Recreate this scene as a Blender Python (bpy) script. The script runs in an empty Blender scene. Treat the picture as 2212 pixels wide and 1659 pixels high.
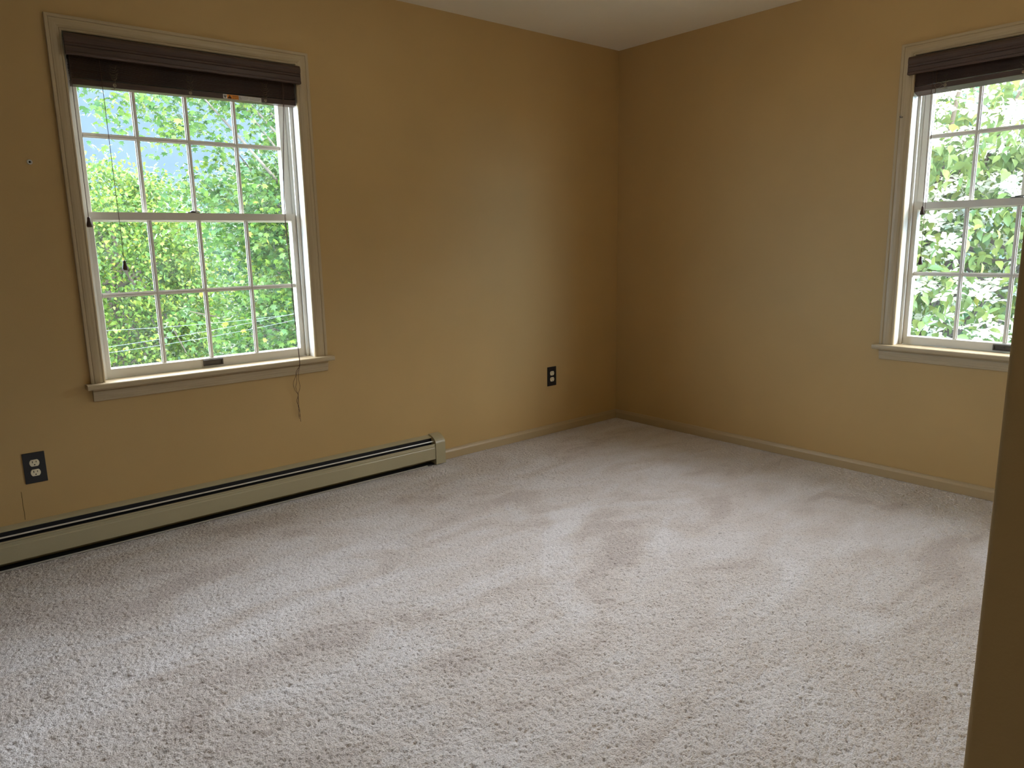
import bpy, bmesh, math, random
import numpy as np
from mathutils import Vector, Matrix

random.seed(7)
RNG = np.random.default_rng(11)
SC = bpy.context.scene
COL = SC.collection

# ------------------------------------------------------------------ camera
CAM = Vector((-3.78425519, -3.35992748, 1.21972878))
YAW, PIT, ROL, FPX = math.radians(49.872), math.radians(-10.937), math.radians(-1.071), 1575.2868
fw = Vector((math.cos(PIT) * math.cos(YAW), math.cos(PIT) * math.sin(YAW), math.sin(PIT)))
rt = Vector((math.sin(YAW), -math.cos(YAW), 0.0))
up = rt.cross(fw)
rt2 = math.cos(ROL) * rt + math.sin(ROL) * up
up2 = -math.sin(ROL) * rt + math.cos(ROL) * up
cd = bpy.data.cameras.new('camera')
cam = bpy.data.objects.new('camera', cd)
COL.objects.link(cam)
cam.matrix_world = Matrix(((rt2.x, up2.x, -fw.x, CAM.x), (rt2.y, up2.y, -fw.y, CAM.y), (rt2.z, up2.z, -fw.z, CAM.z), (0, 0, 0, 1)))
cd.sensor_fit = 'HORIZONTAL'
cd.sensor_width = 36.0
cd.lens = FPX / 2212.0 * 36.0
cd.clip_start = 0.02
cd.clip_end = 300
SC.camera = cam

# ------------------------------------------------------------------ view / exposure
SC.view_settings.view_transform = 'Standard'
SC.view_settings.look = 'None'
SC.view_settings.gamma = 1.0
SC.view_settings.exposure = 0.50
SC.view_settings.use_curve_mapping = False
SC.cycles.use_denoising = True
SC.cycles.max_bounces = 14
SC.cycles.diffuse_bounces = 8
SC.cycles.transparent_max_bounces = 24
SC.cycles.sample_clamp_indirect = 6.0
SC.cycles.caustics_reflective = False
SC.cycles.caustics_refractive = False

# ------------------------------------------------------------------ sky: pale blue low down, brightened higher up, out of view, to light the room
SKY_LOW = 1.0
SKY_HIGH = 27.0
w = bpy.data.worlds.new('sky')
SC.world = w
w.use_nodes = True
nt = w.node_tree
nt.nodes.clear()
tc = nt.nodes.new('ShaderNodeTexCoord')
sx = nt.nodes.new('ShaderNodeSeparateXYZ')
nt.links.new(tc.outputs['Generated'], sx.inputs[0])
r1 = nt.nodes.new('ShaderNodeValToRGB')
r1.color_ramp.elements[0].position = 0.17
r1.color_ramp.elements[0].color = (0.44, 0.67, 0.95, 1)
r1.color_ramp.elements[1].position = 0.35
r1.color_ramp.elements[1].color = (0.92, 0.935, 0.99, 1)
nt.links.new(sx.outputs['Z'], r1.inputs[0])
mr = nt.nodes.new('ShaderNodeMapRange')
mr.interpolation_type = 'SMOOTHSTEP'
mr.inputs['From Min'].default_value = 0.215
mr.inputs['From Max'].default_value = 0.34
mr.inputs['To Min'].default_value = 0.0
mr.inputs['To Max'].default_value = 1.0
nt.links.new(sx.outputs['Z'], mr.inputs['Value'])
# low north-east stays dim blue; unseen quarters brightened to the horizon for wall light
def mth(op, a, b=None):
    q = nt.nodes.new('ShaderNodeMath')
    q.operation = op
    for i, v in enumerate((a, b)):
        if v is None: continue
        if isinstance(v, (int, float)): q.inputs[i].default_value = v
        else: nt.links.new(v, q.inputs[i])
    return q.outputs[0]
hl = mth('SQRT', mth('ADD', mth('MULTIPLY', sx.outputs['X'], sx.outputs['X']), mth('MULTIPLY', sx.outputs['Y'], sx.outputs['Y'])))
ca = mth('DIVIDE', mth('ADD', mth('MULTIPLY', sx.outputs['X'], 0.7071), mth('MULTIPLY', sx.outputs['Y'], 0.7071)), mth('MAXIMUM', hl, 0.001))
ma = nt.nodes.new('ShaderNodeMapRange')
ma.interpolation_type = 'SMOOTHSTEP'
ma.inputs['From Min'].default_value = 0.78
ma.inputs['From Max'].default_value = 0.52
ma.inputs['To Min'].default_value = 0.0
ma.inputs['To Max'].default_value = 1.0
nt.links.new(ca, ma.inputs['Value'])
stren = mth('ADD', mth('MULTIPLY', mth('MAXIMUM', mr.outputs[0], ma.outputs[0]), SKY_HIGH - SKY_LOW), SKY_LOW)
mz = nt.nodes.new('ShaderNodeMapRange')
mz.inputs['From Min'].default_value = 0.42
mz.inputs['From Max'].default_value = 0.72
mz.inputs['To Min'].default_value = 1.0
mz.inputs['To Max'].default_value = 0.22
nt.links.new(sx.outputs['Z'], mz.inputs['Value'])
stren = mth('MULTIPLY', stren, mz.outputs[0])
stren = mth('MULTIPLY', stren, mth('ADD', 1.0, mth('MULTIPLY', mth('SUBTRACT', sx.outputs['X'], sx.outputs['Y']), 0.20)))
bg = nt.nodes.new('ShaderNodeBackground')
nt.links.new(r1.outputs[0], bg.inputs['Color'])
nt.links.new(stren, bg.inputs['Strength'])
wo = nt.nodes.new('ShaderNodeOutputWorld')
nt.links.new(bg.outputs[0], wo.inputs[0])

# ------------------------------------------------------------------ sun, high behind the house: it lights the trees, not the room
SUN = 4.5
ld = bpy.data.lights.new('sun', 'SUN')
ld.energy = SUN
ld.angle = math.radians(1.5)
ld.color = (1.0, 0.95, 0.84)
sun = bpy.data.objects.new('sun', ld)
COL.objects.link(sun)
sun.rotation_euler = Vector((0.42, 0.50, -0.76)).to_track_quat('-Z', 'Y').to_euler()
sun.location = (-4, -6, 9)

# fill lamp added at the ceiling, above the top of the frame
LAMP = 4.0
pl = bpy.data.lights.new('fill_lamp', 'POINT')
pl.energy = LAMP
pl.color = (1.0, 0.98, 0.95)
pl.shadow_soft_size = 0.10
po = bpy.data.objects.new('fill_lamp', pl)
COL.objects.link(po)
po.location = (-1.95, -1.80, 2.315)

pl2 = bpy.data.lights.new('entry_fill_lamp', 'POINT')  # second fill lamp, added in the unseen entry to brighten the near wall
pl2.energy = 9.0
pl2.color = (1.0, 0.95, 0.86)
pl2.shadow_soft_size = 0.13
po2 = bpy.data.objects.new('entry_fill_lamp', pl2)
COL.objects.link(po2)
po2.location = (-4.05, -4.45, 2.24)

# sampling portals in the two window openings (they emit nothing of their own)
for nm, loc, dr, sz in (('sky_portal', (-2.70, 0.13, 1.37), (0, -1, 0), (0.95, 1.36)), ('sky_portal', (0.13, -2.29, 1.37), (-1, 0, 0), (0.95, 1.36))):
    l = bpy.data.lights.new(nm, 'AREA')
    l.shape = 'RECTANGLE'
    l.size, l.size_y = sz
    l.cycles.is_portal = True
    o = bpy.data.objects.new(nm, l)
    COL.objects.link(o)
    o.location = loc
    o.rotation_euler = Vector(dr).to_track_quat('-Z', 'Y').to_euler()

# ================================================================== materials
def new_mat(name):
    m = bpy.data.materials.new(name)
    m.use_nodes = True
    n = m.node_tree
    n.nodes.clear()
    out = n.nodes.new('ShaderNodeOutputMaterial')
    return m, n, out

def principled(n, out, color, rough=0.6, spec=0.5, metal=0.0):
    b = n.nodes.new('ShaderNodeBsdfPrincipled')
    b.inputs['Base Color'].default_value = (*color, 1)
    b.inputs['Roughness'].default_value = rough
    b.inputs['Specular IOR Level'].default_value = spec
    b.inputs['Metallic'].default_value = metal
    n.links.new(b.outputs[0], out.inputs['Surface'])
    return b

def noise(n, scale, detail=3, rough=0.5, coord='Object'):
    t = n.nodes.new('ShaderNodeTexCoord')
    x = n.nodes.new('ShaderNodeTexNoise')
    x.inputs['Scale'].default_value = scale
    x.inputs['Detail'].default_value = detail
    x.inputs['Roughness'].default_value = rough
    n.links.new(t.outputs[coord], x.inputs['Vector'])
    return x

def ramp(n, src, stops):
    r = n.nodes.new('ShaderNodeValToRGB')
    e = r.color_ramp.elements
    while len(e) < len(stops):
        e.new(0.5)
    for i, (p, c) in enumerate(stops):
        e[i].position = p
        e[i].color = (*c, 1)
    n.links.new(src, r.inputs[0])
    return r

def bump(n, b, src, strength, dist):
    u = n.nodes.new('ShaderNodeBump')
    u.inputs['Strength'].default_value = strength
    u.inputs['Distance'].default_value = dist
    n.links.new(src, u.inputs['Height'])
    n.links.new(u.outputs[0], b.inputs['Normal'])

def paint(name, color, rough=0.6, spec=0.3, var=0.05, bscale=220, bstr=0.15, bdist=0.001):
    m, n, out = new_mat(name)
    b = principled(n, out, color, rough, spec)
    x = noise(n, 2.3, 4)
    lo = tuple(c * (1 - var) for c in color)
    hi = tuple(min(1, c * (1 + var)) for c in color)
    r = ramp(n, x.outputs[0], [(0.3, lo), (0.7, hi)])
    n.links.new(r.outputs[0], b.inputs['Base Color'])
    y = noise(n, bscale, 3)
    bump(n, b, y.outputs[0], bstr, bdist)
    return m

M = {}
M['wall'] = paint('tan_wall_paint', (0.50, 0.342, 0.146), 0.55, 0.25, 0.035, 260, 0.25)
M['unseendark'] = paint('unseen_wall_dark', (0.07, 0.05, 0.035), 0.5, 0.3, 0.05)  # dark only to cut light bouncing off the two unseen walls
M['ceiling'] = paint('ceiling_paint', (0.84, 0.80, 0.68), 0.8, 0.1, 0.02, 180, 0.2)
M['base'] = paint('tan_trim_paint', (0.43, 0.325, 0.18), 0.4, 0.4, 0.02)
M['exterior'] = paint('siding_paint', (0.62, 0.60, 0.55), 0.7, 0.2, 0.03)
M['sashwhite'] = paint('white_sash_paint', (0.72, 0.70, 0.64), 0.4, 0.4, 0.02)
M['liner'] = paint('vinyl_liner', (0.74, 0.73, 0.70), 0.4, 0.4, 0.01)
M['heater'] = paint('heater_enamel', (0.40, 0.355, 0.225), 0.35, 0.5, 0.02)
M['black'] = paint('slot_shade_black', (0.012, 0.012, 0.014), 0.5, 0.4, 0.1)
M['plate'] = paint('black_plate', (0.008, 0.008, 0.009), 0.35, 0.5, 0.05)
M['ivory'] = paint('ivory_plastic', (0.78, 0.70, 0.50), 0.35, 0.5, 0.02)
M['slotdark'] = paint('slot_dark', (0.01, 0.008, 0.006), 0.8, 0.1, 0.0)
M['bronze'] = paint('bronze_metal', (0.075, 0.065, 0.055), 0.4, 0.5, 0.1)
M['screw'] = paint('screw_metal', (0.55, 0.52, 0.45), 0.35, 0.6, 0.02)
M['cord'] = paint('tan_cord', (0.22, 0.17, 0.11), 0.8, 0.1, 0.05)
M['tan'] = paint('tan_plastic', (0.34, 0.27, 0.18), 0.5, 0.3, 0.05)
M['browncord'] = paint('brown_cord', (0.10, 0.06, 0.045), 0.8, 0.1, 0.05)
M['tassel'] = paint('tassel_wood', (0.055, 0.026, 0.016), 0.4, 0.4, 0.1)
M['label'] = paint('label_paper', (0.75, 0.73, 0.70), 0.5, 0.3, 0.01)
M['orange'] = paint('label_orange', (0.80, 0.28, 0.03), 0.5, 0.3, 0.01)
M['ink'] = paint('label_ink', (0.02, 0.018, 0.015), 0.6, 0.2, 0.0)
M['greyink'] = paint('label_fine_print', (0.28, 0.28, 0.28), 0.6, 0.2, 0.0)
M['cable'] = paint('cable_jacket', (0.10, 0.11, 0.11), 0.5, 0.3, 0.0)

# stained trim wood with a painted, faintly streaked grain (casing, stool, apron)
def grain(name, c0, c1, scl, rough, spec, bs=0.15):
    m, n, out = new_mat(name)
    b = principled(n, out, c0, rough, spec)
    t = n.nodes.new('ShaderNodeTexCoord')
    mp = n.nodes.new('ShaderNodeMapping')
    mp.inputs['Scale'].default_value = scl
    n.links.new(t.outputs['UV'], mp.inputs['Vector'])
    x = n.nodes.new('ShaderNodeTexNoise')
    x.inputs['Scale'].default_value = 1.0
    x.inputs['Detail'].default_value = 5
    n.links.new(mp.outputs[0], x.inputs['Vector'])
    r = ramp(n, x.outputs[0], [(0.3, c0), (0.7, c1)])
    n.links.new(r.outputs[0], b.inputs['Base Color'])
    bump(n, b, x.outputs[0], bs, 0.0006)
    return m

# UV here: u along the length in metres, v across
M['trim'] = grain('casing_paint', (0.43, 0.335, 0.20), (0.50, 0.40, 0.25), (6, 160, 1), 0.42, 0.4)
M['walnut'] = grain('dark_walnut', (0.038, 0.019, 0.012), (0.082, 0.042, 0.026), (8, 300, 1), 0.45, 0.4)

# glass: clear thin pane with weak mirror reflection and a film of dust
def glass_mat():
    m, n, out = new_mat('window_glass')
    tr = n.nodes.new('ShaderNodeBsdfTransparent')
    tr.inputs['Color'].default_value = (0.97, 0.985, 0.98, 1)
    gl = n.nodes.new('ShaderNodeBsdfGlossy')
    gl.inputs['Roughness'].default_value = 0.02
    lw = n.nodes.new('ShaderNodeLayerWeight')
    lw.inputs['Blend'].default_value = 0.5
    pw = n.nodes.new('ShaderNodeMath'); pw.operation = 'POWER'
    n.links.new(lw.outputs['Facing'], pw.inputs[0]); pw.inputs[1].default_value = 5.0
    fr = n.nodes.new('ShaderNodeMath'); fr.operation = 'MULTIPLY_ADD'
    n.links.new(pw.outputs[0], fr.inputs[0]); fr.inputs[1].default_value = 0.9; fr.inputs[2].default_value = 0.03
    mx = n.nodes.new('ShaderNodeMixShader')
    n.links.new(fr.outputs[0], mx.inputs[0])
    n.links.new(tr.outputs[0], mx.inputs[1])
    n.links.new(gl.outputs[0], mx.inputs[2])
    tl = n.nodes.new('ShaderNodeBsdfTranslucent')
    tl.inputs['Color'].default_value = (0.85, 0.95, 0.95, 1)
    x = noise(n, 7.0, 4, 0.6)
    ml = n.nodes.new('ShaderNodeMapRange')
    ml.inputs['From Min'].default_value = 0.35
    ml.inputs['From Max'].default_value = 0.8
    ml.inputs['To Min'].default_value = 0.001
    ml.inputs['To Max'].default_value = 0.008
    n.links.new(x.outputs[0], ml.inputs['Value'])
    m2 = n.nodes.new('ShaderNodeMixShader')
    n.links.new(ml.outputs[0], m2.inputs[0])
    n.links.new(mx.outputs[0], m2.inputs[1])
    n.links.new(tl.outputs[0], m2.inputs[2])
    n.links.new(m2.outputs[0], out.inputs['Surface'])
    return m
M['glass'] = glass_mat()

LEAF = 0.36
def leaf_mat(name, stops, trans=0.42, rough=0.36):
    m, n, out = new_mat(name)
    at = n.nodes.new('ShaderNodeAttribute')
    at.attribute_name = 'rnd'
    stops = [(p, tuple(c * LEAF for c in q)) for p, q in stops] if 'bract' not in name else stops
    r = ramp(n, at.outputs['Fac'], stops)
    d = n.nodes.new('ShaderNodeBsdfPrincipled')
    d.inputs['Roughness'].default_value = rough
    d.inputs['Specular IOR Level'].default_value = 0.25
    n.links.new(r.outputs[0], d.inputs['Base Color'])
    tl = n.nodes.new('ShaderNodeBsdfTranslucent')
    n.links.new(r.outputs[0], tl.inputs['Color'])
    mx = n.nodes.new('ShaderNodeMixShader')
    mx.inputs[0].default_value = trans
    n.links.new(d.outputs[0], mx.inputs[1])
    n.links.new(tl.outputs[0], mx.inputs[2])
    n.links.new(mx.outputs[0], out.inputs['Surface'])
    return m
M['maple'] = leaf_mat('maple_leaf', [(0.0, (0.05, 0.15, 0.045)), (0.45, (0.13, 0.28, 0.05)), (0.80, (0.28, 0.44, 0.06)), (1.0, (0.56, 0.56, 0.08))])
M['yellowleaf'] = leaf_mat('yellow_green_leaf', [(0.0, (0.07, 0.18, 0.06)), (0.4, (0.17, 0.34, 0.06)), (0.8, (0.32, 0.50, 0.07)), (1.0, (0.50, 0.58, 0.08))])
M['farleaf'] = leaf_mat('far_leaf', [(0.0, (0.09, 0.20, 0.12)), (0.6, (0.19, 0.38, 0.17)), (1.0, (0.36, 0.56, 0.18))])
M['dogleaf'] = leaf_mat('dogwood_leaf', [(0.0, (0.20, 0.34, 0.12)), (0.5, (0.38, 0.52, 0.15)), (0.9, (0.58, 0.68, 0.17)), (1.0, (0.75, 0.66, 0.12))])
M['bract'] = leaf_mat('white_bract', [(0.0, (0.46, 0.48, 0.36)), (1.0, (0.76, 0.75, 0.69))], 0.35, 0.6)
M['bud'] = paint('flower_centre', (0.05, 0.08, 0.03), 0.8, 0.1, 0.1)
M['bark'] = paint('bark', (0.10, 0.08, 0.06), 0.9, 0.1, 0.3, 40, 0.6, 0.01)
M['groundbounce'] = paint('bounce_ground', (0.55, 0.50, 0.42), 0.9, 0.1, 0.1, 30, 0.5, 0.02)  # kept pale so unseen ground reflects light in through the windows
M['lawn'] = paint('lawn_grass', (0.03, 0.05, 0.018), 0.9, 0.1, 0.4, 30, 0.5, 0.02)

M['brass'] = paint('brass', (0.5, 0.36, 0.14), 0.35, 0.5, 0.03)
# carpet: cream cut pile; vacuum strokes, traffic marks and a broad paler patch change its tone
def carpet_mat():
    m, n, out = new_mat('cream_carpet')
    b = principled(n, out, (0.62, 0.57, 0.53), 0.95, 0.1)
    b.inputs['Sheen Weight'].default_value = 0.25
    b.inputs['Sheen Roughness'].default_value = 0.5
    t = n.nodes.new('ShaderNodeTexCoord')
    mp = n.nodes.new('ShaderNodeMapping')
    mp.inputs['Rotation'].default_value = (0, 0, 0.5)
    mp.inputs['Scale'].default_value = (1.0, 2.2, 1.0)
    n.links.new(t.outputs['Object'], mp.inputs['Vector'])
    x = n.nodes.new('ShaderNodeTexNoise')
    x.inputs['Scale'].default_value = 1.9
    x.inputs['Detail'].default_value = 5
    x.inputs['Roughness'].default_value = 0.55
    x.inputs['Distortion'].default_value = 1.1
    n.links.new(mp.outputs[0], x.inputs['Vector'])
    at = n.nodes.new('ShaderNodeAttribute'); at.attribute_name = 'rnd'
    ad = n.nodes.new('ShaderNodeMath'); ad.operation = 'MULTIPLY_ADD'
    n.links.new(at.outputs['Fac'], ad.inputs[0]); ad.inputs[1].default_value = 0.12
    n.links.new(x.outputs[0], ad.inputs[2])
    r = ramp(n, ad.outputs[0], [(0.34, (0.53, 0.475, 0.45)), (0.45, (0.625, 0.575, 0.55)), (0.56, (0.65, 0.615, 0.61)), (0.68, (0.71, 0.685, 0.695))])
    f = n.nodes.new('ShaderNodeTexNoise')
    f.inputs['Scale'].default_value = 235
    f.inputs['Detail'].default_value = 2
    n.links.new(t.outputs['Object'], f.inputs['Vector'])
    fr = ramp(n, f.outputs[0], [(0.32, (0.66, 0.64, 0.63)), (0.52, (1, 1, 1))])  # shade between tufts put into the colour, dark where the bump dips
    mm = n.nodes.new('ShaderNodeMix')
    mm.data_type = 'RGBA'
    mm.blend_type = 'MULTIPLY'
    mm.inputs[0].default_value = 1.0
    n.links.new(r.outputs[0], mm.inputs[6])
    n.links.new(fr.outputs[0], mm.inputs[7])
    prev = mm.outputs[2]
    # small dirt spots
    for (px, py, rad) in ((-3.4215, -1.5664, 0.018), (-3.4094, -1.1484, 0.016), (-3.44, -1.12, 0.012), (-3.4014, -0.8443, 0.012), (-1.25, -1.70, 0.012), (-2.62, -2.05, 0.008), (-2.0, -1.95, 0.010)):
        d = n.nodes.new('ShaderNodeVectorMath')
        d.operation = 'DISTANCE'
        d.inputs[1].default_value = (px, py, 0)
        n.links.new(t.outputs['Object'], d.inputs[0])
        q = n.nodes.new('ShaderNodeMapRange')
        q.inputs['From Min'].default_value = rad * 0.3
        q.inputs['From Max'].default_value = rad
        q.inputs['To Min'].default_value = 0.55
        q.inputs['To Max'].default_value = 0.0
        n.links.new(d.outputs['Value'], q.inputs['Value'])
        k = n.nodes.new('ShaderNodeMix')
        k.data_type = 'RGBA'
        n.links.new(q.outputs[0], k.inputs[0])
        n.links.new(prev, k.inputs[6])
        k.inputs[7].default_value = (0.16, 0.13, 0.11, 1)
        prev = k.outputs[2]
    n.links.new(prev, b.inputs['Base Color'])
    bump(n, b, f.outputs[0], 0.9, 0.004)
    return m
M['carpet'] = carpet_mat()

# ================================================================== mesh helpers
def link(name, me, mat, parent=None, smooth=False):
    o = bpy.data.objects.new(name, me)
    COL.objects.link(o)
    if mat is not None:
        me.materials.append(mat)
    if parent is not None:
        o.parent = parent
    if smooth:
        me.polygons.foreach_set('use_smooth', [True] * len(me.polygons))
    return o

def obj(name, bm, mat, parent=None, smooth=False, uv=True):
    bmesh.ops.recalc_face_normals(bm, faces=bm.faces)
    me = bpy.data.meshes.new(name)
    bm.to_mesh(me)
    bm.free()
    return link(name, me, mat, parent, smooth)

def empty(name, loc=(0, 0, 0)):
    o = bpy.data.objects.new(name, None)
    o.empty_display_size = 0.05
    o.location = loc
    COL.objects.link(o)
    return o

def tag(o, label=None, cat=None, group=None, kind=None):
    if label: o['label'] = label
    if cat: o['category'] = cat
    if group: o['group'] = group
    if kind: o['kind'] = kind
    return o

IDT = lambda u, d, z: Vector((u, d, z))

def box(bm, a, b, T=IDT, bev=0.0):
    vs = []
    for x in (a[0], b[0]):
        for y in (a[1], b[1]):
            for z in (a[2], b[2]):
                vs.append(bm.verts.new(T(x, y, z)))
    fs = []
    for f in ((0, 1, 3, 2), (4, 6, 7, 5), (0, 4, 5, 1), (2, 3, 7, 6), (0, 2, 6, 4), (1, 5, 7, 3)):
        fs.append(bm.faces.new([vs[i] for i in f]))
    if bev > 0:
        es = list({e for f in fs for e in f.edges})
        bmesh.ops.bevel(bm, geom=es, offset=bev, segments=2, affect='EDGES', profile=0.6)

def extrude_profile(bm, prof, axis_pts, T=IDT, cap=True, uvl=None):
    """prof: closed list of (d, z); axis_pts: list of u stations with optional (dz) offset"""
    rings = []
    for (u, dz) in axis_pts:
        rings.append([bm.verts.new(T(u, d, z + dz)) for d, z in prof])
    n = len(prof)
    per = [0.0]
    for i in range(n):
        a, b = prof[i], prof[(i + 1) % n]
        per.append(per[-1] + math.hypot(a[0] - b[0], a[1] - b[1]))
    for k in range(len(rings) - 1):
        for i in range(n):
            f = bm.faces.new((rings[k][i], rings[k][(i + 1) % n], rings[k + 1][(i + 1) % n], rings[k + 1][i]))
            if uvl:
                for lp, (uu, vv) in zip(f.loops, ((axis_pts[k][0], per[i]), (axis_pts[k][0], per[i + 1]), (axis_pts[k + 1][0], per[i + 1]), (axis_pts[k + 1][0], per[i]))):
                    lp[uvl].uv = (uu, vv)
    if cap:
        for rg in (rings[0], rings[-1]):
            f = bm.faces.new(rg)
            if uvl:
                for lp, p in zip(f.loops, prof):
                    lp[uvl].uv = (p[0], p[1])

def tube(bm, pts, r, seg=6, cap=True):
    pts = [Vector(p) for p in pts]
    rad = r if isinstance(r, (list, tuple)) else [r] * len(pts)
    rings = []
    ref = Vector((0.13, 0.31, 0.94)).normalized()
    for i, p in enumerate(pts):
        t = (pts[min(i + 1, len(pts) - 1)] - pts[max(i - 1, 0)])
        if t.length < 1e-9: t = Vector((0, 0, 1))
        t.normalize()
        a = t.cross(ref)
        if a.length < 0.05: a = t.cross(Vector((1, 0, 0)))
        a.normalize()
        b = t.cross(a)
        rings.append([bm.verts.new(p + (a * math.cos(2 * math.pi * k / seg) + b * math.sin(2 * math.pi * k / seg)) * rad[i]) for k in range(seg)])
    for i in range(len(rings) - 1):
        for k in range(seg):
            bm.faces.new((rings[i][k], rings[i][(k + 1) % seg], rings[i + 1][(k + 1) % seg], rings[i + 1][k]))
    if cap:
        bm.faces.new(rings[0]); bm.faces.new(rings[-1])

def lathe(bm, prof, c, seg=14, axis='z', T=None):
    """prof (r, h) along the axis from c"""
    rings = []
    for r, h in prof:
        rg = []
        for k in range(seg):
            a = 2 * math.pi * k / seg
            p = (c[0] + r * math.cos(a), c[1] + r * math.sin(a), c[2] + h) if axis == 'z' else (c[0] + r * math.cos(a), c[1] + h, c[2] + r * math.sin(a))
            rg.append(bm.verts.new(T(*p) if T else Vector(p)))
        rings.append(rg)
    for i in range(len(rings) - 1):
        for k in range(seg):
            bm.faces.new((rings[i][k], rings[i][(k + 1) % seg], rings[i + 1][(k + 1) % seg], rings[i + 1][k]))
    bm.faces.new(rings[0]); bm.faces.new(rings[-1])

def smoothpath(pts, n=6):
    P = [Vector(p) for p in pts]
    P = [P[0]] + P + [P[-1]]
    out = []
    for i in range(1, len(P) - 2):
        for k in range(n):
            t = k / n
            a, b, c, d = P[i - 1], P[i], P[i + 1], P[i + 2]
            out.append(0.5 * ((2 * b) + (-a + c) * t + (2 * a - 5 * b + 4 * c - d) * t * t + (-a + 3 * b - 3 * c + d) * t ** 3))
    out.append(P[-2])
    return out

# ================================================================== the shell
H = 2.42
XL, YB = -4.95, -3.162      # far left wall, back wall face
EX = -3.060                 # edge of the wall beside the camera
YR = -5.1                   # rear of the entry
WT = 0.14

# window openings (rough, hidden behind the casing)
U1, U2 = -3.2096, -1.7676
T1 = lambda u, d, z: Vector((U1 + u, -d, z))
T2 = lambda u, d, z: Vector((-d, U2 - u, z))

def wall_with_hole(name, T, u0, u1, hu0, hu1, hz0, hz1, mat):
    bm = bmesh.new()
    us = [u0, hu0, hu1, u1]
    zs = [-0.02, hz0, hz1, H + 0.02]
    for dd in (0.0, -WT):
        g = [[bm.verts.new(T(u, dd, z)) for z in zs] for u in us]
        for i in range(3):
            for j in range(3):
                if i == 1 and j == 1: continue
                bm.faces.new((g[i][j], g[i + 1][j], g[i + 1][j + 1], g[i][j + 1]))
        if dd == 0.0: ga = g
        else: gb = g
    def side(a, b):
        (i, j), (k, l) = a, b
        bm.faces.new((ga[i][j], ga[k][l], gb[k][l], gb[i][j]))
    for a, b in (((1, 1), (2, 1)), ((2, 1), (2, 2)), ((2, 2), (1, 2)), ((1, 2), (1, 1))): side(a, b)
    ring = [(0, 0), (1, 0), (2, 0), (3, 0), (3, 1), (3, 2), (3, 3), (2, 3), (1, 3), (0, 3), (0, 2), (0, 1)]
    for a, b in zip(ring, ring[1:] + ring[:1]): side(a, b)
    return tag(obj(name, bm, mat), kind='structure')

wl = wall_with_hole('wall_left', T1, XL - U1, 0.0 - U1 + WT, 0.035, 1.000, 0.65, 2.055, M['wall'])
wall_with_hole('wall_right', T2, U2 - 0.0, U2 - (YB - 0.1), 0.045, 1.010, 0.65, 2.055, M['wall'])

def plainbox(name, a, b, mat, bev=0.0, kind='structure'):
    bm = bmesh.new()
    box(bm, a, b, bev=bev)
    return tag(obj(name, bm, mat), kind=kind)

plainbox('ceiling', (XL - 0.3, YR - 0.3, H), (0.35, 0.35, H + 0.25), M['ceiling'])
plainbox('wall_far_left', (XL - WT, YR - 0.1, -0.02), (XL, 0.0, H + 0.02), M['unseendark'])
plainbox('wall_rear', (XL, YR - WT, -0.02), (EX + 0.12, YR, H + 0.02), M['unseendark'])

# wall ending beside the camera: an L of back wall and entry side wall with a rounded corner bead
bm = bmesh.new()
rr = 0.006
pts = []
for k in range(7):
    a = math.pi - k * (math.pi / 2) / 6
    pts.append((EX + rr + rr * math.cos(a), YB - rr + rr * math.sin(a)))
pts += [(0.0, YB), (0.0, YB - 0.11), (EX + 0.11, YB - 0.11), (EX + 0.11, YR), (EX, YR)]
lo = [bm.verts.new((x, y, -0.02)) for x, y in pts]
hi = [bm.verts.new((x, y, H + 0.02)) for x, y in pts]
for i in range(len(pts)):
    j = (i + 1) % len(pts)
    bm.faces.new((lo[i], lo[j], hi[j], hi[i]))
bm.faces.new(lo); bm.faces.new(hi)
tag(obj('wall_back', bm, M['wall']), kind='structure')

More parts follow.
